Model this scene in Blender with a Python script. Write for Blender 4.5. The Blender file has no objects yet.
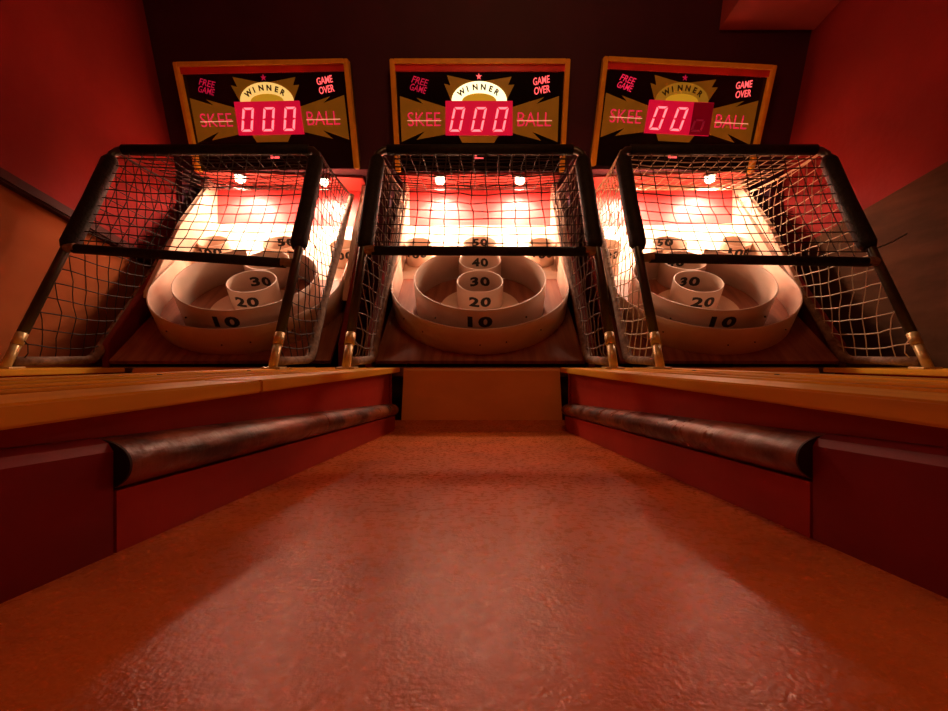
import bpy, bmesh, math, random
from mathutils import Vector, Matrix, noise
C = bpy.context.scene
R = math.radians
random.seed(4)

# ---------------------------------------------------------------- camera, world, exposure
cam = bpy.data.cameras.new('camera'); camo = bpy.data.objects.new('camera', cam)
C.collection.objects.link(camo); C.camera = camo
cam.sensor_width = 36; cam.lens = 430 / 948 * 36
cam.shift_x = -6 / 948; cam.clip_start = 0.01
camo.location = (0, 0, 0); camo.rotation_euler = (R(90), 0, 0)
w = bpy.data.worlds.new('world'); C.world = w; w.use_nodes = True
w.node_tree.nodes['Background'].inputs[0].default_value = (0.02, 0.002, 0.003, 1)
w.node_tree.nodes['Background'].inputs[1].default_value = 0.3
C.view_settings.view_transform = 'Standard'; C.view_settings.look = 'None'
C.view_settings.gamma = 1; C.view_settings.exposure = 0; C.view_settings.use_curve_mapping = False

def light(name, kind, loc, energy, col, size=0.1, rot=None, spot=None, blend=0.3, parent=None):
    l = bpy.data.lights.new(name, kind); l.energy = energy; l.color = col
    if kind == 'AREA': l.shape = 'DISK'; l.size = size
    else: l.shadow_soft_size = size
    if kind == 'SPOT': l.spot_size = R(spot); l.spot_blend = blend
    o = bpy.data.objects.new(name, l); C.collection.objects.link(o)
    if parent: o.parent = parent; loc = Vector(loc) - parent.location
    o.location = loc
    if rot: o.rotation_euler = rot
    return o
RED_E = 3.2
light('red_fill_light', 'POINT', (-0.5, -0.6, 1.25), RED_E, (1, 0.035, 0.035), 0.12)  # unseen red fills, added for the room's red ambience
light('red_fill_light', 'POINT', (0.75, -0.4, 1.25), RED_E * 0.8, (1, 0.04, 0.03), 0.12)
light('warm_fill_light', 'POINT', (0.1, 0.50, 1.30), 7.5, (1, 0.45, 0.16), 0.15)  # unseen warm fill, added to brighten lane, ramp and ledges
LAMP_E = 13; BEAM_E = 20; LAMP_COL = (1.0, 0.61, 0.41)

# ---------------------------------------------------------------- materials
def mat(name, col, rough=0.5, col2=None, scale=(8, 8, 8), metal=0, bump=0, bscale=60, spec=0.5,
        emit=None, estr=0, coat=0, contrast=(0.35, 0.65), rvar=0):
    m = bpy.data.materials.new(name); m.use_nodes = True; nt = m.node_tree; N = nt.nodes; L = nt.links
    b = N['Principled BSDF']; b.inputs['Roughness'].default_value = rough
    b.inputs['Metallic'].default_value = metal; b.inputs['Specular IOR Level'].default_value = spec
    b.inputs['Coat Weight'].default_value = coat
    tc = N.new('ShaderNodeTexCoord'); mp = N.new('ShaderNodeMapping'); mp.inputs['Scale'].default_value = scale
    L.new(tc.outputs['Object'], mp.inputs['Vector'])
    nz = N.new('ShaderNodeTexNoise'); nz.inputs['Scale'].default_value = 1; nz.inputs['Detail'].default_value = 6
    L.new(mp.outputs[0], nz.inputs['Vector'])
    rp = N.new('ShaderNodeValToRGB'); rp.color_ramp.elements[0].position = contrast[0]; rp.color_ramp.elements[1].position = contrast[1]
    if col2 is None: col2 = tuple(c * 0.8 for c in col)
    rp.color_ramp.elements[0].color = (*col2, 1); rp.color_ramp.elements[1].color = (*col, 1)
    L.new(nz.outputs['Fac'], rp.inputs[0]); L.new(rp.outputs[0], b.inputs['Base Color'])
    if rvar:
        n3 = N.new('ShaderNodeTexNoise'); n3.inputs['Scale'].default_value = bscale * 0.4; n3.inputs['Detail'].default_value = 4
        L.new(tc.outputs['Object'], n3.inputs['Vector'])
        mr = N.new('ShaderNodeMapRange'); mr.inputs['From Min'].default_value = 0.35; mr.inputs['From Max'].default_value = 0.65
        mr.inputs['To Min'].default_value = max(rough - rvar, 0.05); mr.inputs['To Max'].default_value = rough + rvar
        L.new(n3.outputs['Fac'], mr.inputs['Value']); L.new(mr.outputs[0], b.inputs['Roughness'])
    if bump:
        n2 = N.new('ShaderNodeTexNoise'); n2.inputs['Scale'].default_value = bscale; n2.inputs['Detail'].default_value = 5
        L.new(tc.outputs['Object'], n2.inputs['Vector'])
        bp = N.new('ShaderNodeBump'); bp.inputs['Strength'].default_value = bump; bp.inputs['Distance'].default_value = 0.004
        L.new(n2.outputs['Fac'], bp.inputs['Height']); L.new(bp.outputs[0], b.inputs['Normal'])
    if emit:
        b.inputs['Emission Color'].default_value = (*emit, 1); b.inputs['Emission Strength'].default_value = estr
    return m
M = {}
M['lane'] = mat('lane_varnish', (0.56, 0.130, 0.020), 0.29, (0.40, 0.085, 0.012), (16, 12, 16), bump=0.13, bscale=420, rvar=0.05, spec=0.24, contrast=(0.3, 0.55))
M['ramp'] = mat('ramp_wood', (0.85, 0.36, 0.07), 0.45, (0.72, 0.29, 0.05), (5, 20, 5), bump=0.1)
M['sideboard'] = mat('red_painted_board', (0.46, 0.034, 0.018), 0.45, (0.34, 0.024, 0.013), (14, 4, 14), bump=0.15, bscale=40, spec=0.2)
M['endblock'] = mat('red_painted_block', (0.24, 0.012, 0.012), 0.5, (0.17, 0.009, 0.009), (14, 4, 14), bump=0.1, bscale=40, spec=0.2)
M['bumper'] = mat('worn_dark_wood', (0.30, 0.085, 0.030), 0.38, (0.05, 0.013, 0.006), (34, 12, 34), bump=0.5, bscale=60, rvar=0.12, spec=0.35, contrast=(0.4, 0.62))
M['endgrain'] = mat('dark_end_grain', (0.02, 0.010, 0.008), 0.8)
M['cap'] = mat('yellow_varnished_wood', (0.95, 0.54, 0.045), 0.30, (0.74, 0.36, 0.03), (40, 2.5, 40), bump=0.08, bscale=30)
M['metal'] = mat('steel_strip', (0.6, 0.58, 0.56), 0.3, metal=1)
M['cabinet'] = mat('dark_cabinet', (0.06, 0.012, 0.010), 0.6)
M['playwood'] = mat('red_brown_plywood', (0.36, 0.13, 0.07), 0.5, (0.22, 0.07, 0.04), (50, 5, 5), bump=0.05)
M['cream'] = mat('cream_plastic', (0.80, 0.61, 0.48), 0.42, (0.68, 0.50, 0.38), (10, 10, 10), bump=0.06, bscale=30)
M['creamlip'] = mat('pale_plastic_lip', (0.92, 0.82, 0.66), 0.4)
M['creamboard'] = mat('cream_painted_board', (0.80, 0.62, 0.48), 0.45, (0.70, 0.50, 0.38), (14, 14, 14), bump=0.05)
M['redpanel'] = mat('red_back_panel', (0.72, 0.075, 0.075), 0.5, (0.62, 0.055, 0.06), (6, 6, 6))
M['wine'] = mat('wine_red_paint', (0.26, 0.02, 0.025), 0.35, (0.18, 0.012, 0.016), (9, 9, 9), bump=0.1)
M['hood'] = mat('hood_red_paint', (0.45, 0.07, 0.06), 0.45)
M['black'] = mat('black_ink', (0.012, 0.01, 0.01), 0.5)
M['foam'] = mat('black_foam_padding', (0.022, 0.017, 0.015), 0.65, (0.012, 0.01, 0.009), (60, 60, 60), bump=0.4, bscale=150, spec=0.2)
M['pipe'] = mat('dark_painted_pipe', (0.055, 0.038, 0.022), 0.33, (0.03, 0.022, 0.014), (20, 20, 20))
M['brass'] = mat('worn_brass', (0.72, 0.52, 0.22), 0.33, (0.5, 0.34, 0.14), (30, 30, 30), metal=0.3)
M['canvas'] = mat('dusty_canvas_binding', (0.30, 0.19, 0.13), 0.85, (0.16, 0.09, 0.06), (60, 60, 60), bump=0.5, bscale=120)
M['net_dark_unlit'] = mat('dark_unlit_net_cord', (0.035, 0.018, 0.015), 0.8)  # shade put into the cord colour, for nets seen from their unlit side
M['net_grey'] = mat('greyish_net_cord', (0.20, 0.13, 0.10), 0.8)
M['net_cream_lit'] = mat('cream_lit_net_cord', (0.75, 0.60, 0.42), 0.8)  # lamplight put into the cord colour, for the lit right-hand side nets
M['wallred'] = mat('red_plaster', (0.29, 0.020, 0.018), 0.8, (0.21, 0.013, 0.013), (2.2, 2.2, 2.2), bump=0.35, bscale=40, spec=0.15)
M['wallbrown'] = mat('brown_wood_panelling', (0.11, 0.045, 0.02), 0.8, (0.065, 0.028, 0.013), (3, 5, 22), bump=0.15, spec=0.1)
M['wallorange'] = mat('orange_brown_panelling', (0.42, 0.12, 0.035), 0.8, (0.32, 0.085, 0.025), (3, 3, 5), bump=0.15, spec=0.1)
M['wallback'] = mat('dark_maroon_wall', (0.055, 0.002, 0.022), 0.7)
M['rail'] = mat('dark_red_handrail', (0.07, 0.010, 0.008), 0.6, spec=0.15)
M['ceiling'] = mat('dark_ceiling', (0.05, 0.008, 0.008), 0.8)
M['soffit'] = mat('red_soffit', (0.42, 0.05, 0.045), 0.7)
M['floor'] = mat('dark_carpet', (0.05, 0.012, 0.012), 0.95)
M['frame'] = mat('orange_lacquered_frame', (0.95, 0.52, 0.04), 0.3, (0.85, 0.42, 0.03), (30, 30, 30))
M['framein'] = mat('neon_lit_frame_reveal', (0.8, 0.05, 0.05), 0.3)  # red reflection of the neon put into the reveal's colour
M['face'] = mat('black_glass', (0.010, 0.006, 0.006), 0.12)
M['burst'] = mat('mustard_starburst', (0.42, 0.22, 0.02), 0.35, (0.36, 0.18, 0.015), (20, 20, 20), emit=(0.42, 0.17, 0.01), estr=0.13)
M['arch_lit'] = mat('lit_arch_lamp', (0.9, 0.7, 0.3), 0.4, emit=(1, 0.85, 0.45), estr=1.8)
M['arch_dim'] = mat('yellow_lit_arch_lamp', (0.9, 0.65, 0.2), 0.4, emit=(1, 0.62, 0.16), estr=0.85)
M['arch_off'] = mat('unlit_mustard_arch', (0.6, 0.36, 0.04), 0.4, emit=(0.6, 0.3, 0.02), estr=0.25)
M['archin'] = mat('orange_arch_centre', (0.7, 0.4, 0.03), 0.4, emit=(0.8, 0.42, 0.02), estr=0.45)
M['archink'] = mat('dark_ink', (0.08, 0.04, 0.01), 0.5)
M['led_back'] = mat('red_display_glass', (0.35, 0.01, 0.02), 0.3, emit=(0.85, 0.005, 0.04), estr=0.6)
M['led_dark'] = mat('unlit_display_glass', (0.12, 0.005, 0.01), 0.3, emit=(0.35, 0.0, 0.01), estr=0.28)
M['led_on'] = mat('lit_red_segment', (1, 0.2, 0.2), 0.4, emit=(1, 0.22, 0.24), estr=1.5)
M['led_off'] = mat('unlit_red_segment', (0.3, 0.02, 0.03), 0.4, emit=(0.35, 0.01, 0.03), estr=0.35)
M['neon'] = mat('red_lit_letters', (0.9, 0.05, 0.1), 0.4, emit=(1, 0.02, 0.09), estr=0.6)
M['neonbright'] = mat('bright_red_lit_letters', (1, 0.15, 0.15), 0.4, emit=(1, 0.10, 0.10), estr=1.5)
M['neondim'] = mat('dim_red_letters', (0.6, 0.02, 0.06), 0.4, emit=(0.7, 0.01, 0.06), estr=0.45)
M['neonline'] = mat('pale_lit_line', (1, 0.6, 0.3), 0.4, emit=(1, 0.42, 0.25), estr=0.8)
M['bulb'] = mat('lit_bulb', (1, 0.9, 0.7), 0.3, emit=(1, 0.80, 0.55), estr=14)
M['hole'] = mat('black_hole', (0.004, 0.003, 0.003), 0.9)

# ---------------------------------------------------------------- helpers
col = C.collection
def rootof(p):
    while p.parent: p = p.parent
    return p
def obj(name, bm, m, parent=None, smooth=False):
    me = bpy.data.meshes.new(name)
    if parent:
        off = rootof(parent).location
        bmesh.ops.translate(bm, vec=-off, verts=bm.verts)
    bmesh.ops.recalc_face_normals(bm, faces=bm.faces)
    bm.to_mesh(me); bm.free()
    if smooth:
        for p in me.polygons: p.use_smooth = True
    me.materials.append(M[m] if isinstance(m, str) else m)
    o = bpy.data.objects.new(name, me); col.objects.link(o)
    if parent: o.parent = parent
    return o
def thing(name, label, cat, loc, group=None):
    o = bpy.data.objects.new(name, None); col.objects.link(o); o.location = loc; o.empty_display_size = 0.05
    o['label'] = label; o['category'] = cat
    if group: o['group'] = group
    return o
def struct(name, bm, m):
    o = obj(name, bm, m); o['kind'] = 'structure'; return o
def box(bm, x0, x1, y0, y1, z0, z1, bev=0):
    r = bmesh.ops.create_cube(bm, size=1)
    for v in r['verts']:
        v.co = Vector((x0 + (v.co.x + .5) * (x1 - x0), y0 + (v.co.y + .5) * (y1 - y0), z0 + (v.co.z + .5) * (z1 - z0)))
    if bev:
        es = list({e for v in r['verts'] for e in v.link_edges})
        bmesh.ops.bevel(bm, geom=es, offset=bev, segments=2, affect='EDGES', profile=0.6)
def prism_x(bm, pts, x0, x1, bev=0):
    """polygon in (Y,z), extruded along x"""
    a = [bm.verts.new((x0, y, z)) for y, z in pts]; b = [bm.verts.new((x1, y, z)) for y, z in pts]
    n = len(pts); fs = [bm.faces.new(a), bm.faces.new(b[::-1])]
    for i in range(n): fs.append(bm.faces.new((a[i], a[(i + 1) % n], b[(i + 1) % n], b[i])))
    if bev:
        es = list({e for f in fs for e in f.edges})
        bmesh.ops.bevel(bm, geom=es, offset=bev, segments=2, affect='EDGES')
def loft(bm, A, B):
    """two matching 3-D polygons joined"""
    a = [bm.verts.new(p) for p in A]; b = [bm.verts.new(p) for p in B]; n = len(a)
    bm.faces.new(a); bm.faces.new(b[::-1])
    for i in range(n): bm.faces.new((a[i], a[(i + 1) % n], b[(i + 1) % n], b[i]))
def tube(bm, pts, r, n=8, cap=True):
    pts = [Vector(p) for p in pts]; rings = []; up = None
    for i, p in enumerate(pts):
        d = (pts[min(i + 1, len(pts) - 1)] - pts[max(i - 1, 0)]).normalized()
        if up is None:
            up = Vector((0, 0, 1)) if abs(d.z) < 0.9 else Vector((1, 0, 0))
        s = d.cross(up).normalized(); up = s.cross(d).normalized()
        rr = r(i / (len(pts) - 1)) if callable(r) else r
        rings.append([bm.verts.new(p + s * math.cos(2 * math.pi * k / n) * rr + up * math.sin(2 * math.pi * k / n) * rr) for k in range(n)])
    for a, b in zip(rings, rings[1:]):
        for k in range(n): bm.faces.new((a[k], a[(k + 1) % n], b[(k + 1) % n], b[k]))
    if cap and n > 2: bm.faces.new(rings[0]); bm.faces.new(rings[-1][::-1])
def text_bm(body, size, shear=0, offset=0, extrude=0.0, spacing=1.0):
    cu = bpy.data.curves.new('t', 'FONT'); cu.body = body; cu.size = size; cu.shear = shear
    cu.offset = offset; cu.extrude = extrude; cu.align_x = 'CENTER'; cu.align_y = 'CENTER'; cu.space_character = spacing
    cu.resolution_u = 3
    o = bpy.data.objects.new('t', cu); col.objects.link(o)
    dg = bpy.context.evaluated_depsgraph_get(); me = bpy.data.meshes.new_from_object(o.evaluated_get(dg))
    bm = bmesh.new(); bm.from_mesh(me)
    bpy.data.objects.remove(o); bpy.data.curves.remove(cu); bpy.data.meshes.remove(me)
    xs = [v.co.x for v in bm.verts]; ys = [v.co.y for v in bm.verts]
    bmesh.ops.translate(bm, vec=(-(min(xs) + max(xs)) / 2, -(min(ys) + max(ys)) / 2, 0), verts=bm.verts)
    return bm
def fit(bm, wdt, hgt):
    xs = [v.co.x for v in bm.verts]; ys = [v.co.y for v in bm.verts]
    sx = wdt / (max(xs) - min(xs)); sy = hgt / (max(ys) - min(ys))
    for v in bm.verts: v.co.x *= sx; v.co.y *= sy
def copy_tree(o, parent=None):
    c = o.copy(); col.objects.link(c)
    if parent: c.parent = parent
    for ch in list(o.children): copy_tree(ch, c)
    return c

# ---------------------------------------------------------------- the room
XL, XR, ZF, ZC, YB, YN = -1.2, 1.2, -0.85, 1.75, 2.05, -2.2
bm = bmesh.new(); box(bm, XL - .1, XR + .1, YN - .1, YB + .1, ZF - .1, ZF); struct('floor', bm, 'floor')
bm = bmesh.new(); box(bm, XL - .1, XR + .1, YN - .1, YB + .1, ZC, ZC + .1); struct('ceiling', bm, 'ceiling')
bm = bmesh.new(); box(bm, XL - .1, XL, YN - .1, YB + .1, ZF, ZC); struct('wall_left', bm, 'wallred')
bm = bmesh.new(); box(bm, XR, XR + .1, YN - .1, YB + .1, ZF, ZC); struct('wall_right', bm, 'wallred')
bm = bmesh.new(); box(bm, XL, XR, YN - .1, YN, ZF, ZC); struct('wall_front', bm, 'wallback')
# leaning wall behind the scoreboards, standing over an alcove
bm = bmesh.new()
prism_x(bm, [(1.930 - .318 * .735, .735), (1.930 - .318 * ZC, ZC), (YB, ZC), (YB, .735)], XL, XR)
for x0, x1 in ((XL, -1.178), (-.432, -.357), (.356, .392), (1.150, XR)):
    box(bm, x0, x1, 1.70, YB, ZF, .74)
box(bm, XL, XR, YB - .06, YB, ZF, .74)
struct('wall_back', bm, 'wallback')
# panelling under sloping rails
bm = bmesh.new(); prism_x(bm, [(YN, .494 + .178 * (1.103 - YN)), (1.70, .494 - .178 * (1.70 - 1.103)), (1.70, ZF), (YN, ZF)], XR - .008, XR)
struct('trim_1', bm, 'wallbrown')
bm = bmesh.new(); prism_x(bm, [(YN, .434 + .2 * (1.075 - YN)), (1.70, .434 - .2 * (1.70 - 1.075)), (1.70, ZF), (YN, ZF)], XL, XL + .006)
struct('trim_2', bm, 'wallorange')
bm = bmesh.new()
za, zb = .444 + .22 * 1.675, .444 - .22 * .525
loft(bm, [(XL, -.6, za - .019), (XL + .03, -.6, za - .019), (XL + .03, -.6, za + .013), (XL, -.6, za + .013)],
     [(XL, 1.60, zb - .019), (XL + .03, 1.60, zb - .019), (XL + .03, 1.60, zb + .013), (XL, 1.60, zb + .013)])
bmesh.ops.bevel(bm, geom=bm.edges[:], offset=.005, segments=2, affect='EDGES')
struct('trim_3', bm, 'rail')
# boxed soffit in the top right corner
bm = bmesh.new(); prism_x(bm, [(1.30, 1.19), (1.545, 1.17), (1.40, ZC), (1.30, ZC)], .86, XR); struct('trim_4', bm, 'soffit')

# ---------------------------------------------------------------- alley
PL, PR = -.777, .743
W2 = .226
def zl(Y): return -.0994 - .0872 * Y          # lane surface
def zc(Y): return -.0206 - .0116 * Y          # ledge top
YA, YC, YE = -.35, 1.215, 1.143
G_ALLEY = 'three skee-ball alleys side by side'
def make_alley():
    t = thing('bowling_alley', 'orange varnished central lane with red side boards, seen along its full length', 'arcade alley', (0, YE, ZF))
    bm = bmesh.new(); prism_x(bm, [(YA, zl(YA)), (1.13, zl(1.13)), (1.17, -.190), (1.1955, -.1795), (1.1955, -.26), (YA, zl(YA) - .03)], -W2 - .02, W2 + .02)
    obj('lane_surface', bm, 'lane', t)
    # curved launch ramp
    prof = []
    for k in range(13):
        a = k / 12; ang = a * R(84)
        prof.append((1.196 + .036 * math.sin(ang) ** 1.0 * (0.35 + 0.65 * a), -.183 + .139 * a ** 1.15))
    prof += [(1.2345, -.040), (1.237, -.037), (1.239, -.037)]
    bm = bmesh.new(); prism_x(bm, prof + [(1.239, -.26), (1.196, -.26)], -.219, .229)
    obj('launch_ramp', bm, 'ramp', t)
    bm = bmesh.new(); box(bm, -.28, .28, 1.2395, 1.2480, -.06, -.0335); obj('metal_edge', bm, 'metal', t)
    for s in (-1, 1):
        J = .2675 if s < 0 else .2945
        def sb(a, b, y0, y1, lo, hi, bev=0):
            b_ = bmesh.new(); x0, x1 = sorted((s * a, s * b))
            prism_x(b_, [(y0, lo(y0)), (y1, lo(y1)), (y1, hi(y1)), (y0, hi(y0))], x0, x1, bev); return b_
        # lower board, with rounded far foot
        b_ = bmesh.new(); x0, x1 = sorted((s * W2, s * (W2 + .035)))
        top = lambda y: zl(y) + .0385
        pts = [(J, zl(J) - .01), (1.115, zl(1.115) - .002), (1.132, zl(1.13) + .004), (YE, zl(YE) + .018), (YE, top(YE)), (J, top(J))]
        prism_x(b_, pts, x0, x1); obj('lower_side_board', b_, 'sideboard', t)
        obj('upper_side_board', sb(W2 + .016, W2 + .03, YA, 1.15, lambda y: zl(y) + .02, lambda y: zc(y) - .0125), 'sideboard', t)
        b_ = sb(W2 + .012, W2 + .02, 1.146, 1.160, lambda y: zl(y), lambda y: zc(y) - .0125); obj('corner_post', b_, 'sideboard', t)
        # near block
        x0, x1 = sorted((s * W2, s * (W2 + .034)))
        b_ = bmesh.new()
        def sec(y): 
            zt = -.0455 - .085 * (y - .2); zb_ = zl(y) - .02
            return [(s * W2, y, zb_), (s * W2, y, zt - .008), (s * (W2 + .003), y, zt - .003), (s * (W2 + .009), y, zt), (s * (W2 + .034), y, zt), (s * (W2 + .034), y, zb_)]
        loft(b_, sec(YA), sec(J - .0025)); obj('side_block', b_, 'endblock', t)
        # half-round bumper
        b_ = bmesh.new()
        def sec(y):
            c = zl(y) + .0545; p = []
            for k in range(33):
                a = R(-90 + 180 * k / 32)
                p.append((s * (W2 + .017 - .027 * math.cos(a) ** .8 if math.cos(a) > 1e-6 else W2 + .017), y, c + .0165 * math.sin(a)))
            p.append((s * (W2 + .03), y, c + .0165)); p.append((s * (W2 + .03), y, c - .0165)); return p
        loft(b_, sec(J), sec(1.143)); bp_ = obj('bumper_rail', b_, 'bumper', t)
        b_ = bmesh.new(); loft(b_, sec(J - .002), sec(J - .0001)); obj('rail_end', b_, 'endgrain', bp_)
        # ledge: two long planks, the inner one jointed
        lo = lambda y: zc(y) - .0126
        joint = .444 if s < 0 else -.1
        obj('ledge_plank', sb(W2, .288, YA, joint, lo, zc, .0015), 'cap', t)
        obj('ledge_plank', sb(W2, .288, joint + .002, YC, lo, lambda y: zc(y) + .0006, .0015), 'cap', t)
        obj('ledge_plank', sb(.291, .366, YA, YC + .01, lo, lambda y: zc(y) - .001, .0015), 'cap', t)
        for xa_, xb_ in ((.300, .309), (.354, .364)):
            obj('ledge_bead', sb(xa_, xb_, YA, YC + .01, lambda y: zc(y) - .0009, lambda y: zc(y) + .0018, .0008), 'cap', t)
        obj('cabinet_side', sb(.335, .360, YA, YC, lambda y: ZF, lo), 'cabinet', t)
        for y in (.62, .86, 1.05):
            b_ = bmesh.new(); b2 = bmesh.ops.create_cone(b_, cap_ends=True, segments=10, radius1=.004, radius2=.003, depth=.0016)
            bmesh.ops.translate(b_, vec=(s * .315, y, zc(y) + .0004), verts=b2['verts'])
            obj('screw', b_, 'endgrain', t)
    return t
alley = make_alley(); alley['group'] = G_ALLEY
a = copy_tree(alley); a.location.x = PL
a['label'] = 'left neighbouring alley beside the left wall, only its yellow wooden ledges showing'
a = copy_tree(alley); a.location.x = PR
a['label'] = 'right neighbouring alley beside the right wall, only its yellow wooden ledges showing'

# ---------------------------------------------------------------- target cabinet
ca, sa = .788, .616
def bp(x, s, h): return Vector((x, ca * s - sa * h, sa * s + ca * h))
HB = -.782
G_TGT = 'target cabinets with scoring rings'
def railz(Y): return -.02 + 1.15 * (Y - 1.22)
def ring_bm(R_, s0, h0, h1, th=.0045, n=72, tilt=0, gap=0):
    bm = bmesh.new(); rows = []
    for k in range(n):
        a = 2 * math.pi * k / n; c, s = math.sin(a), math.cos(a)
        ht = h1 + tilt * s
        rows.append([bm.verts.new(bp(c * r, s0 + s * r, h)) for r, h in
                     ((R_, h0), (R_, ht - .0015), (R_ - .0012, ht), (R_ - th + .0012, ht), (R_ - th, ht - .0015), (R_ - th, h0))])
    for k in range(n):
        if min(k, n - 1 - k) < gap: continue
        A, B = rows[k], rows[(k + 1) % n]
        for j in range(6): bm.faces.new((A[j], A[(j + 1) % 6], B[(j + 1) % 6], B[j]))
    return bm
def ring_text(body, wdt, hgt, R_, s0, hc, x0=0, inside=False):
    bm = text_bm(body, .05, offset=.0022, spacing=1.15); fit(bm, wdt, hgt)
    bmesh.ops.triangulate(bm, faces=bm.faces)
    bmesh.ops.subdivide_edges(bm, edges=[e for e in bm.edges if e.calc_length() > .006], cuts=2, use_grid_fill=False)
    for v in bm.verts:
        a = v.co.x / R_; r = (R_ - .0056) if inside else (R_ + .0010)
        if inside: v.co = bp(x0 + math.sin(a) * r, s0 + math.cos(a) * r, hc + v.co.y)
        else: v.co = bp(x0 + math.sin(a) * r, s0 - math.cos(a) * r, hc + v.co.y)
    return bm
def make_target():
    t = thing('target_cabinet', '', 'target cabinet', (0, 1.22, ZF))
    # plywood playfield and cream upper field
    bm = bmesh.new(); p = lambda s, h: (ca * s - sa * h, sa * s + ca * h)
    prism_x(bm, [p(.976, HB), p(1.475, HB), p(1.475, HB - .02), p(.976, HB - .012)], -.305, .305); obj('lower_playfield', bm, 'playwood', t)
    prof = [p(1.476, HB), p(1.60, HB), p(1.68, HB), (1.830, .462), (1.850, .497), (1.862, .53), (1.866, .565)]
    bm = bmesh.new(); prism_x(bm, prof + [(1.885, .565), (1.885, .5), p(1.70, HB - .03), p(1.476, HB - .02)], -.305, .305); obj('upper_playfield', bm, 'creamboard', t)
    bm = bmesh.new(); box(bm, -.305, .305, 1.866, 1.886, .5655, .7245); obj('back_panel', bm, 'redpanel', t)
    for s in (-1, 1):
        x0, x1 = sorted((s * .3055, s * .322)); bm = bmesh.new()
        prism_x(bm, [(1.42, .185), (1.425, .21), (1.60, .475), (1.79, .685), (1.80, .724), (1.885, .724), (1.885, .44)], x0, x1, .002)
        obj('inner_cheek', bm, 'creamboard', t)
        x0, x1 = sorted((s * .3225, s * .342)); bm = bmesh.new()
        prism_x(bm, [(1.278, ZF), (1.278, .035), (1.80, railz(1.80) - .012), (1.80, .724), (1.90, .724), (1.90, ZF)], x0, x1, .002)
        obj('side_panel', bm, 'wine', t)
    bm = bmesh.new(); box(bm, -.325, .325, 1.725, 1.90, .7250, .7345, .002); obj('hood', bm, 'hood', t)
    bm = bmesh.new(); box(bm, -.300, .300, 1.295, 1.31, ZF, -.05); obj('front_panel', bm, 'cabinet', t)
    # horseshoe wall
    RU, S0, hU = .297, 1.30, -.691
    bm = bmesh.new(); rows = []
    path = [(RU, 1.47)] + [(RU * math.cos(R(k)), S0 - RU * math.sin(R(k))) for k in range(0, 181, 5)] + [(-RU, 1.47)]
    path_n = [(1, 0)] + [(math.cos(R(k)), -math.sin(R(k))) for k in range(0, 181, 5)] + [(-1, 0)]
    for (x, s), (nx, ns) in zip(path, path_n):
        rows.append([bm.verts.new(bp(x - nx * q, s - ns * q, h)) for q, h in ((0, HB + .0005), (0, hU - .001), (.001, hU), (.004, hU), (.005, hU - .001), (.005, HB + .0005))])
    for A, B in zip(rows, rows[1:]):
        for j in range(6): bm.faces.new((A[j], A[(j + 1) % 6], B[(j + 1) % 6], B[j]))
    bm.faces.new(rows[0]); bm.faces.new(rows[-1][::-1])
    obj('horseshoe_wall', bm, 'cream', t, True)
    def rng(name, R_, s0, h1, x0=0, tilt=0, gap=0):
        bm = ring_bm(R_, s0, HB + .0006, h1, tilt=tilt, gap=gap)
        bmesh.ops.translate(bm, vec=(x0, 0, 0), verts=bm.verts)
        return obj(name, bm, 'cream', t, True)
    r2 = rng('scoring_ring', .219, 1.286, -.668, gap=4)
    obj('score_number', ring_text('10', .074, .038, .219, 1.286, -.708), 'black', r2)
    r3 = rng('scoring_ring', .079, 1.300, -.696)
    obj('score_number', ring_text('20', .074, .037, .079, 1.300, -.733), 'black', r3)
    obj('score_number', ring_text('30', .078, .037, .079, 1.300, -.737, inside=True), 'black', r3)
    r4 = rng('scoring_ring', .079, 1.463, -.697)
    obj('score_number', ring_text('40', .070, .036, .079, 1.463, -.742, inside=True), 'black', r4)
    r5 = rng('scoring_ring', .068, 1.640, -.706)
    obj('score_number', ring_text('50', .074, .034, .068, 1.640, -.732, inside=True), 'black', r5)
    for s in (-1, 1):
        r6 = rng('scoring_ring', .054, 1.625, -.700, s * .248)
        obj('score_number', ring_text('100', .085, .034, .054, 1.625, -.726, x0=s * .248), 'black', r6)
    def disc(name, R_, s0, h, m, x0=0, th=.003):
        bm = bmesh.new(); n = 48
        A = [bp(x0 + math.sin(2 * math.pi * k / n) * R_, s0 + math.cos(2 * math.pi * k / n) * R_, h) for k in range(n)]
        B = [bp(x0 + math.sin(2 * math.pi * k / n) * R_, s0 + math.cos(2 * math.pi * k / n) * R_, h + th) for k in range(n)]
        loft(bm, A, B); return obj(name, bm, m, t)
    disc('ring_base_plate', .138, 1.262, HB + .001, 'creamboard')
    disc('pocket_hole', .066, 1.300, HB + .0045, 'playwood', th=.001)
    disc('pocket_hole', .060, 1.463, HB + .0015, 'hole', th=.001)
    disc('pocket_hole', .052, 1.640, HB + .0015, 'hole', th=.001)
    for s in (-1, 1):
        disc('pocket_hole', .044, 1.625, HB + .0015, 'hole', s * .248, .001)
    # dark bolts on the plastic walls
    for deg, hh in ((-35, -.735), (38, -.735), (-52, -.728), (0, -.745), (15, -.742)):
        a = R(deg); q = bp(math.sin(a) * (RU + .001), S0 - math.cos(a) * (RU + .001), hh)
        bm = bmesh.new(); v = bmesh.ops.create_icosphere(bm, subdivisions=1, radius=.0026)['verts']; bmesh.ops.translate(bm, vec=q, verts=v); obj('bolt', bm, 'endgrain', t)
    for deg in (-38, 40):
        a = R(deg); q = bp(math.sin(a) * .222, 1.286 - math.cos(a) * .222, -.722)
        bm = bmesh.new(); v = bmesh.ops.create_icosphere(bm, subdivisions=1, radius=.0032)['verts']; bmesh.ops.translate(bm, vec=q, verts=v); obj('bolt', bm, 'endgrain', t)
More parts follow.
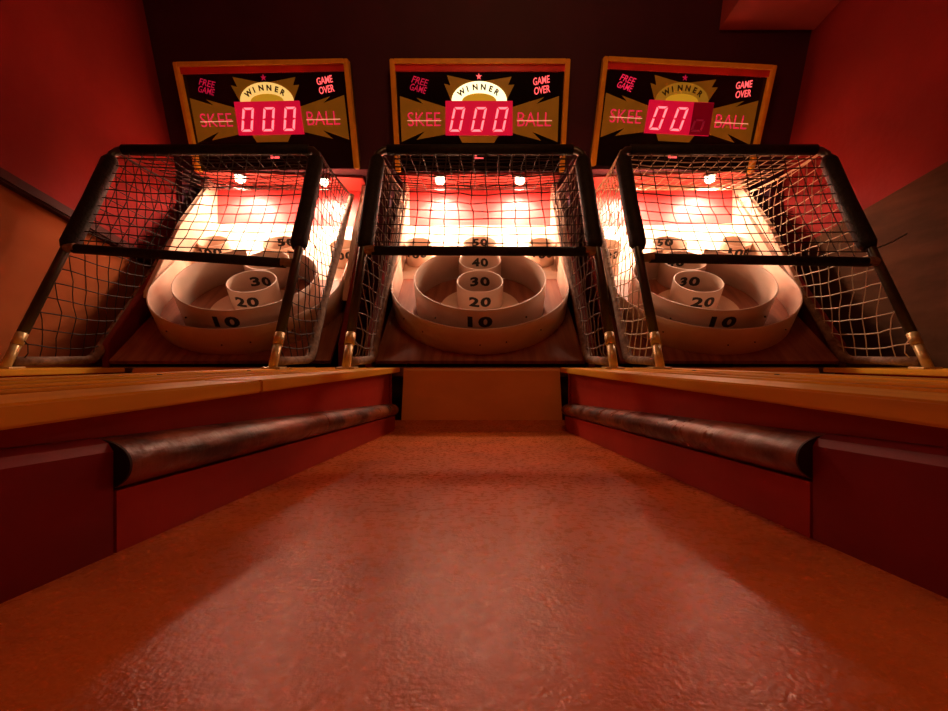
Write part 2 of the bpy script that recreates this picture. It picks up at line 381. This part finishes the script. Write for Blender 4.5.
    for s in (-1, 1):
        x = s * .162
        bm = bmesh.new(); v = bmesh.ops.create_cone(bm, cap_ends=True, segments=20, radius1=.030, radius2=.022, depth=.009)['verts']
        bmesh.ops.translate(bm, vec=(x, 1.747, .7202), verts=v); lh = obj('lamp_holder', bm, 'metal', t)
        bm = bmesh.new(); v = bmesh.ops.create_uvsphere(bm, u_segments=16, v_segments=10, radius=.019)['verts']
        for q in v: q.co.z *= .75
        bmesh.ops.translate(bm, vec=(x, 1.747, .708), verts=v); obj('bulb', bm, 'bulb', lh, True)
        light('lamp_glow', 'SPOT', (x, 1.747, .690), LAMP_E, LAMP_COL, .03, (R(8), 0, 0), 177, .35, parent=t)
        light('lamp_beam', 'SPOT', (x, 1.747, .692), BEAM_E, LAMP_COL, .015, (R(36), 0, 0), 100, .35, parent=t)
    return t
tg = make_target(); tg['label'] = 'middle target cabinet with nested cream scoring rings behind the central lane'; tg['group'] = G_TGT
for dx, lb in ((PL, 'left target cabinet with cream scoring rings beside the left wall'), (PR, 'right target cabinet with cream scoring rings beside the right wall')):
    a = copy_tree(tg); a['label'] = lb
    ang = R(6) if dx < 0 else R(-5)          # the outer cabinets are turned a little towards the middle
    a.location.x = dx + .28 * math.sin(ang); a.location.y = 1.5 - .28 * math.cos(ang); a.rotation_euler.z = ang

# ---------------------------------------------------------------- net cages
G_CAGE = 'net cages over the targets'
def nz(a, b, c): return noise.noise(Vector((a * 7.1, b * 7.3, c * 5.9)))
def cage(cx, label, net, sidenets, cb, seed, rod=False, skew=0):
    t = thing('ball_cage', label, 'ball cage', (cx, 1.0, -.034), G_CAGE)
    hw = .310; F = (1.0, -.018); U = (1.30, .620); T = (1.80, .668); B = (1.215, -.012)
    fy = lambda z: F[0] + (z - F[1]) * (U[0] - F[0]) / (U[1] - F[1])
    V = lambda x, y, z: Vector((cx + x + skew * max(0, y - 1.22), y, z))
    for s in (-1, 1):
        bm = bmesh.new(); pts = [V(s * hw, fy(.052), .052), V(s * hw, fy(.3), .3), V(s * hw, fy(.585), .585), V(s * (hw - .004), fy(.60), .604), V(s * (hw - .018), U[0], U[1]), V(s * (hw - .05), U[0], U[1] + .001)]
        tube(bm, pts, .0115, 12); po = obj('post', bm, 'pipe', t, True)
        bm = bmesh.new(); tube(bm, [V(s * (hw - .004), fy(z), z) for z in (.285, .30, .44, .575, .590)], lambda q: .0225 if .05 < q < .95 else .016, 14)
        obj('foam_padding', bm, 'foam', po, True)
        bm = bmesh.new(); tube(bm, [V(s * hw, fy(z), z) for z in (-.030, .026)], .0100, 14); tube(bm, [V(s * hw, fy(z), z) for z in (.0255, .053)], .0118, 14)
        obj('brass_ferrule', bm, 'brass', po, True)
        bm = bmesh.new(); box(bm, cx + s * hw - .022, cx + s * hw + .022, .984, 1.022, -.0335, -.0265, .002); obj('foot_plate', bm, 'brass', t)
        # canvas bound rail: back along the ledge then up the cabinet side
        bm = bmesh.new(); xs = s * (hw - .003)
        pts = [V(xs, 1.012, -.014), V(xs, 1.10, -.013), V(xs, 1.20, -.012), V(xs, 1.222, -.006), V(xs, 1.245, .016)] + \
              [V(xs + .002 * nz(k, s, seed), 1.245 + k * .0694, .018 + k * .0812) for k in range(1, 9)]
        tube(bm, pts, lambda q: .0125 + .002 * math.sin(q * 60), 10); obj('bound_rail', bm, 'canvas', t, True)
    bm = bmesh.new(); tube(bm, [V(x, U[0], U[1] + .002) for x in (-hw + .03, -.1, .1, hw - .03)], .0155, 14); obj('top_bar', bm, 'foam', t, True)
    bm = bmesh.new(); (zl_, zr_) = cb
    tube(bm, [V(-hw + .026, fy(zl_) - .004, zl_), V(0, fy((zl_ + zr_) / 2) - .004, (zl_ + zr_) / 2), V(hw - .026, fy(zr_) - .004, zr_)], .0128, 12)
    c_ = obj('crossbar', bm, 'foam', t, True)
    for s, z in ((-1, zl_), (1, zr_)):
        bm = bmesh.new(); tube(bm, [V(s * (hw - .034), fy(z) - .008, z + .002), V(s * (hw - .008), fy(z) - .006, z)], .0115, 10)
        obj('bar_clamp', bm, 'canvas', c_)
    if rod:
        bm = bmesh.new(); tube(bm, [(1.055, 1.15, .285), (1.10, 1.15, .302), (1.142, 1.15, .326)], .0018, 6); obj('tie_wire', bm, 'pipe', t)
    # front net
    CR = .00155; bm = bmesh.new(); step = .0405
    def fp(u, q):   # u -hw..hw, q 0..1 from crossbar to top bar
        f = (u + hw) / (2 * hw); z0 = zl_ + (zr_ - zl_) * f; z = z0 + (U[1] - z0) * q
        b = math.sin(math.pi * q) * math.sin(math.pi * f)
        return V(u + .010 * nz(u * 2, q, seed) * b + .006 * b * math.sin(3 * q + seed), fy(z) + .020 * b + .01 * nz(u, q * 2, seed + 3) * b, z + .007 * nz(u * 3, q * 2, seed + 9) * b - .008 * b)
    nu = int(2 * hw / step); us = [-hw + .012 + (2 * hw - .024) * k / nu for k in range(nu + 1)]; nq = 12
    for u in us: tube(bm, [fp(u, k / 10) for k in range(11)], CR, 4, False)
    for k in range(nq): tube(bm, [fp(u, k / nq) for u in us], CR, 4, False)
    obj('front_net', bm, net, t)
    # side nets
    zlo = lambda Y: -.01 if Y < 1.222 else .018 + (Y - 1.245) * 1.17
    zhi = lambda Y: F[1] + (Y - F[0]) * (U[1] - F[1]) / (U[0] - F[0]) if Y < U[0] else U[1] + (Y - U[0]) * (T[1] - U[1]) / (T[0] - U[0])
    for s, nm in zip((-1, 1), sidenets):
        bm = bmesh.new()
        def sp(Y, z):
            h0, h1 = zlo(Y), zhi(Y); m = max(0, min(1, (z - h0) / max(h1 - h0, .01))); b = math.sin(math.pi * m)
            sag = -.012 * math.sin(math.pi * max(0, min(1, (Y - fy(z)) / max(.08, (1.235 + z * .854) - fy(z)))))
            return V(s * (hw - .002) - s * (.016 * b + .010 * nz(Y * 2, z * 2, seed + s) * b), Y + .008 * nz(Y, z * 2, seed + 5), z + sag + .004 * nz(Y * 3, z, seed + 7) * b)
        Y = 1.03
        while Y < 1.80:
            a0, a1 = zlo(Y), zhi(Y)
            if a1 - a0 > .02: n = max(3, int((a1 - a0) / .03)); tube(bm, [sp(Y, a0 + (a1 - a0) * k / n) for k in range(n + 1)], CR, 4, False)
            Y += .0385
        z = .03
        while z < .65:
            y0 = fy(z) if z < U[1] else U[0] + (z - U[1]) * (T[0] - U[0]) / (T[1] - U[1]); y1 = 1.245 + (z - .018) / 1.17
            n = max(4, int((y1 - y0) / .03))
            tube(bm, [sp(y0 + (y1 - y0) * k / n, z) for k in range(n + 1)], CR, 4, False); z += .0395
        tube(bm, [sp(U[0] + .5 * k / 12, zhi(U[0] + .5 * k / 12)) for k in range(13)], .0035, 6)
        obj('side_net', bm, nm, t)
    # roof net
    bm = bmesh.new()
    def tp(u, q):
        b = math.sin(math.pi * q) * math.sin(math.pi * (u + hw) / (2 * hw))
        return V(u + .012 * nz(u * 2, q * 2, seed + 20) * b, U[0] + (T[0] - .04 - U[0]) * q, U[1] + (T[1] + .01 - U[1]) * q - .022 * b + .012 * nz(u * 3, q * 3, seed + 30) * b)
    for u in us: tube(bm, [tp(u, k / 8) for k in range(9)], CR, 4, False)
    for k in range(1, 13): tube(bm, [tp(u, k / 12) for u in us], CR, 4, False)
    obj('roof_net', bm, sidenets[1] if cx > .5 else net, t)
    return t
cage(-.790, 'left netted ball cage with dark cord and sagging crossbar, beside the left wall', 'net_dark_unlit', ('net_dark_unlit', 'net_dark_unlit'), (.283, .240), 1, skew=-.095)
cage(0, 'middle netted ball cage over the central target, with level crossbar and grey side cords', 'net_dark_unlit', ('net_grey', 'net_grey'), (.277, .274), 2)
cage(.728, 'right netted ball cage with pale cream side cords, beside the right wall', 'net_dark_unlit', ('net_cream_lit', 'net_cream_lit'), (.255, .243), 3, True, skew=.085)

# ---------------------------------------------------------------- scoreboards
G_SB = 'lit scoreboards above the targets'
TU = Vector((0, -.3035, .9528)); TN = Vector((0, -.9528, -.3035))
def uv(px, py):
    k = (355.5 - py) / 430; v = (1.669 * k - .712) / (.9528 + .3035 * k)
    return ((px - 480) * (1.669 - .3035 * v) / 430, v)
def scoreboard(cx, label, digits, arch, star, left_word, right_bright, free_m, name_m, roll=0, sc=1):
    t = thing('scoreboard', label, 'scoreboard', (cx, 1.70, .7545), G_SB)
    cr, sr = math.cos(R(roll)) * sc, math.sin(R(roll)) * sc
    P = lambda u, v, d=0: Vector((cx + u * cr - (v - .2) * sr, 1.669, .712)) + TU * (.2 + u * sr + (v - .2) * cr) + TN * d
    def slab(pts, d0, d1):
        bm = bmesh.new(); loft(bm, [P(u, v, d0) for u, v in pts], [P(u, v, d1) for u, v in pts]); return bm
    def pslab(pp, d0, d1): return slab([uv(*q) for q in pp], d0, d1)
    def place(bm, u, v, rot=0, d=.0035):
        c, s = math.cos(rot), math.sin(rot)
        for q in bm.verts:
            x, y, z = q.co; q.co = P(u + x * c - y * s, v + x * s + y * c, d + z)
        return bm
    hw, H = .324, .373; fr = .017
    bm = slab([(-hw, .034), (hw, .034), (hw, H), (-hw, H)], -.040, -.012); obj('case', bm, 'cabinet', t)
    bm = slab([(-hw + fr, .004), (hw - fr, .004), (hw - fr, H - fr), (-hw + fr, H - fr)], -.011, 0); face = obj('face_panel', bm, 'face', t)
    for pts in ([(-hw, 0), (-hw + fr, 0), (-hw + fr, H), (-hw, H)], [(hw - fr, 0), (hw, 0), (hw, H), (hw - fr, H)]):
        bm = slab(pts, -.0115, .022); bmesh.ops.bevel(bm, geom=bm.edges[:], offset=.0025, segments=2, affect='EDGES'); obj('frame_side', bm, 'frame', t)
    bm = slab([(-hw + fr, H - .014), (hw - fr, H - .014), (hw - fr, H), (-hw + fr, H)], -.0115, .022); fo = obj('frame_top', bm, 'frame', t)
    bm = slab([(-hw + fr, H - .036), (hw - fr, H - .036), (hw - fr, H - .0145), (-hw + fr, H - .0145)], .0005, .010); obj('frame_reveal', bm, 'framein', fo)
    Z = lambda x, y: (390 + x / 5.267, 60 + y / 5.267)
    d0, d1 = .0004, .0014
    lb = [(52, 190), (175, 232), (140, 200), (292, 248), (292, 392), (140, 420), (185, 375), (62, 432)]
    rb = [(890, 190), (770, 232), (812, 196), (645, 248), (645, 385), (795, 425), (748, 378), (882, 432)]
    tb = [(300, 80), (440, 112), (498, 112), (640, 88), (622, 132), (655, 130), (612, 216), (322, 216), (285, 125), (318, 135)]
    bb = [(362, 398), (572, 398), (548, 436), (380, 436)]
    for pp in (lb, rb, tb, bb): obj('starburst', pslab([Z(*q) for q in pp], d0, d1), 'burst', face)
    u0, v0 = uv(*Z(470, 217))
    def half(rx0, ry0, rx, ry, n=24):
        a = [(u0 + rx * math.cos(math.pi * k / n), v0 + ry * math.sin(math.pi * k / n)) for k in range(n + 1)]
        b = [(u0 + rx0 * math.cos(math.pi * k / n), v0 + ry0 * math.sin(math.pi * k / n)) for k in range(n, -1, -1)]
        return a + (b if rx0 else [])
    ar = bmesh.new(); A = half(.064, .026, .102, .064); n = 25
    for d in (0,):
        lo_ = [ar.verts.new(P(u, v, .0016)) for u, v in A]; hi_ = [ar.verts.new(P(u, v, .004)) for u, v in A]
    for k in range(n - 1):
        i0, i1, j1, j0 = k, k + 1, 2 * n - 2 - k, 2 * n - 1 - k
        for L_ in (lo_, hi_): ar.faces.new((L_[i0], L_[i1], L_[j1], L_[j0]))
        ar.faces.new((lo_[i0], lo_[i1], hi_[i1], hi_[i0])); ar.faces.new((lo_[j0], lo_[j1], hi_[j1], hi_[j0]))
    ao = obj('winner_arch', ar, arch, face)
    obj('arch_centre', slab(half(0, 0, .0635, .0255), .0016, .003), 'archin', face)
    bm = bmesh.new()
    for i, ch in enumerate('WINNER'):
        b2 = text_bm(ch, .026, offset=.0012); a = R(90 + 52 - i * 20.8)
        place(b2, u0 + .083 * math.cos(a), v0 + .0455 * math.sin(a), math.atan2(.083 * math.sin(a), 0.0455 * math.cos(a)) - R(90), .0045)
        me = bpy.data.meshes.new('x'); b2.to_mesh(me); b2.free(); bm.from_mesh(me); bpy.data.meshes.remove(me)
    obj('winner_lettering', bm, 'archink', ao)
    # digit display
    dp = obj('digit_display', pslab([Z(293, 218), Z(645, 218), Z(645, 398), Z(293, 398)], .0016, .0085), 'led_back', face)
    if digits[2] == 'x':
        obj('dark_pane', pslab([Z(536, 220), Z(644, 220), Z(644, 396), Z(536, 396)], .0087, .0095), 'led_dark', dp)
    def seg(cxz, on):
        x0, x1, y0, y1 = cxz - 30, cxz + 30, 252, 380; sl = 13; wd = 11
        f = lambda x, y: Z(x + sl * (316 - y) / 64, y)
        g = 4; ym = 316; S = {}
        S['a'] = [(x0 + g, y0), (x1 - g, y0), (x1 - wd - g, y0 + wd), (x0 + wd + g, y0 + wd)]
        S['d'] = [(x0 + g, y1), (x1 - g, y1), (x1 - wd - g, y1 - wd), (x0 + wd + g, y1 - wd)]
        S['f'] = [(x0, y0 + g), (x0 + wd, y0 + wd + g), (x0 + wd, ym - 7), (x0, ym - 3)]
        S['b'] = [(x1, y0 + g), (x1 - wd, y0 + wd + g), (x1 - wd, ym - 7), (x1, ym - 3)]
        S['e'] = [(x0, y1 - g), (x0 + wd, y1 - wd - g), (x0 + wd, ym + 7), (x0, ym + 3)]
        S['c'] = [(x1, y1 - g), (x1 - wd, y1 - wd - g), (x1 - wd, ym + 7), (x1, ym + 3)]
        S['g'] = [(x0 + wd, ym - 5), (x1 - wd, ym - 5), (x1 - wd, ym + 5), (x0 + wd, ym + 5)]
        bm = bmesh.new()
        for k in on:
            pp = [uv(*f(*q)) for q in S[k]]
            loft(bm, [P(u, v, .0097) for u, v in pp], [P(u, v, .0112) for u, v in pp])
        return bm
    for cxz, dgt in zip((355, 468, 582), digits):
        if dgt == '0': obj('digit', seg(cxz, 'abcdef'), 'led_on', dp)
        else: obj('digit', seg(cxz, 'cdeg'), 'led_off', dp)
    def word(body, px, py, wpx, hpx, rot, m, nm, par=face, shear=0, off=.0004, d=.0022):
        (ua, va), (ub, vb) = uv(px - wpx / 2, py + hpx / 2), uv(px + wpx / 2, py - hpx / 2)
        bm = text_bm(body, .04, shear=shear, offset=off); fit(bm, ub - ua, vb - va); u, v = uv(px, py)
        return obj(nm, place(bm, u, v, rot, d), m, par)
    x, y = Z(180, 313); word('SKEE', x, y, 32, 14, 0, name_m, 'skee_lettering', off=-.0003, d=.003)
    x, y = Z(760, 313); word('BALL', x, y, 34, 14, 0, name_m, 'ball_lettering', off=-.0003, d=.003)
    for xa, xb in ((93, 270), (668, 852)):
        obj('letter_underline', pslab([Z(xa, 319), Z(xb, 319), Z(xb, 322.5), Z(xa, 322.5)], .0038, .0046), 'neonline', face)
    x, y = Z(157, 112); word('FREE', x + .3, y, 16.5, 7, R(-14), free_m, 'free_game_sign', shear=.25)
    x, y = Z(150, 152); word('GAME', x, y, 16.5, 7, R(-14), free_m, 'free_game_sign', shear=.25)
    x, y = Z(797, 108); word('GAME', x, y, 17, 7.5, R(9), right_bright, 'game_over_sign', shear=.1)
    x, y = Z(800, 158); word('OVER', x, y, 16, 7.5, R(9), right_bright, 'game_over_sign', shear=.1)
    # small star lamp on top
    u, v = uv(*Z(468, 88)); pts = []
    for k in range(10):
        r = .011 if k % 2 == 0 else .004; pts.append((u + r * math.sin(math.pi * k / 5), v + r * math.cos(math.pi * k / 5)))
    obj('star_lamp', slab(pts, .0015, .004), star, face)
    # ball counter
    bc = obj('ball_counter', pslab([Z(420, 478), Z(520, 478), Z(520, 538), Z(420, 538)], .0004, .004), 'face', face)
    cp = [uv(*Z(*q)) for q in ((446, 480), (458, 480), (458, 515), (492, 515), (492, 526), (446, 526))]
    obj('counter_digit', slab(cp, .0045, .0055), 'neonbright', bc)
    return t
scoreboard(-.785, 'left scoreboard showing 000 with yellow lit winner arch', '000', 'arch_dim', 'neondim', 'SKEE', 'neonbright', 'neondim', 'neon', 1, .972)
scoreboard(0, 'middle scoreboard showing 000 with brightest white winner arch', '000', 'arch_lit', 'neonbright', 'SKEE', 'neonbright', 'neondim', 'neon')
scoreboard(.748, 'right scoreboard showing only two lit zeros, winner arch unlit', '00x', 'arch_off', 'neondim', 'SKEE', 'neonbright', 'neon', 'neon', -2.6, .965)
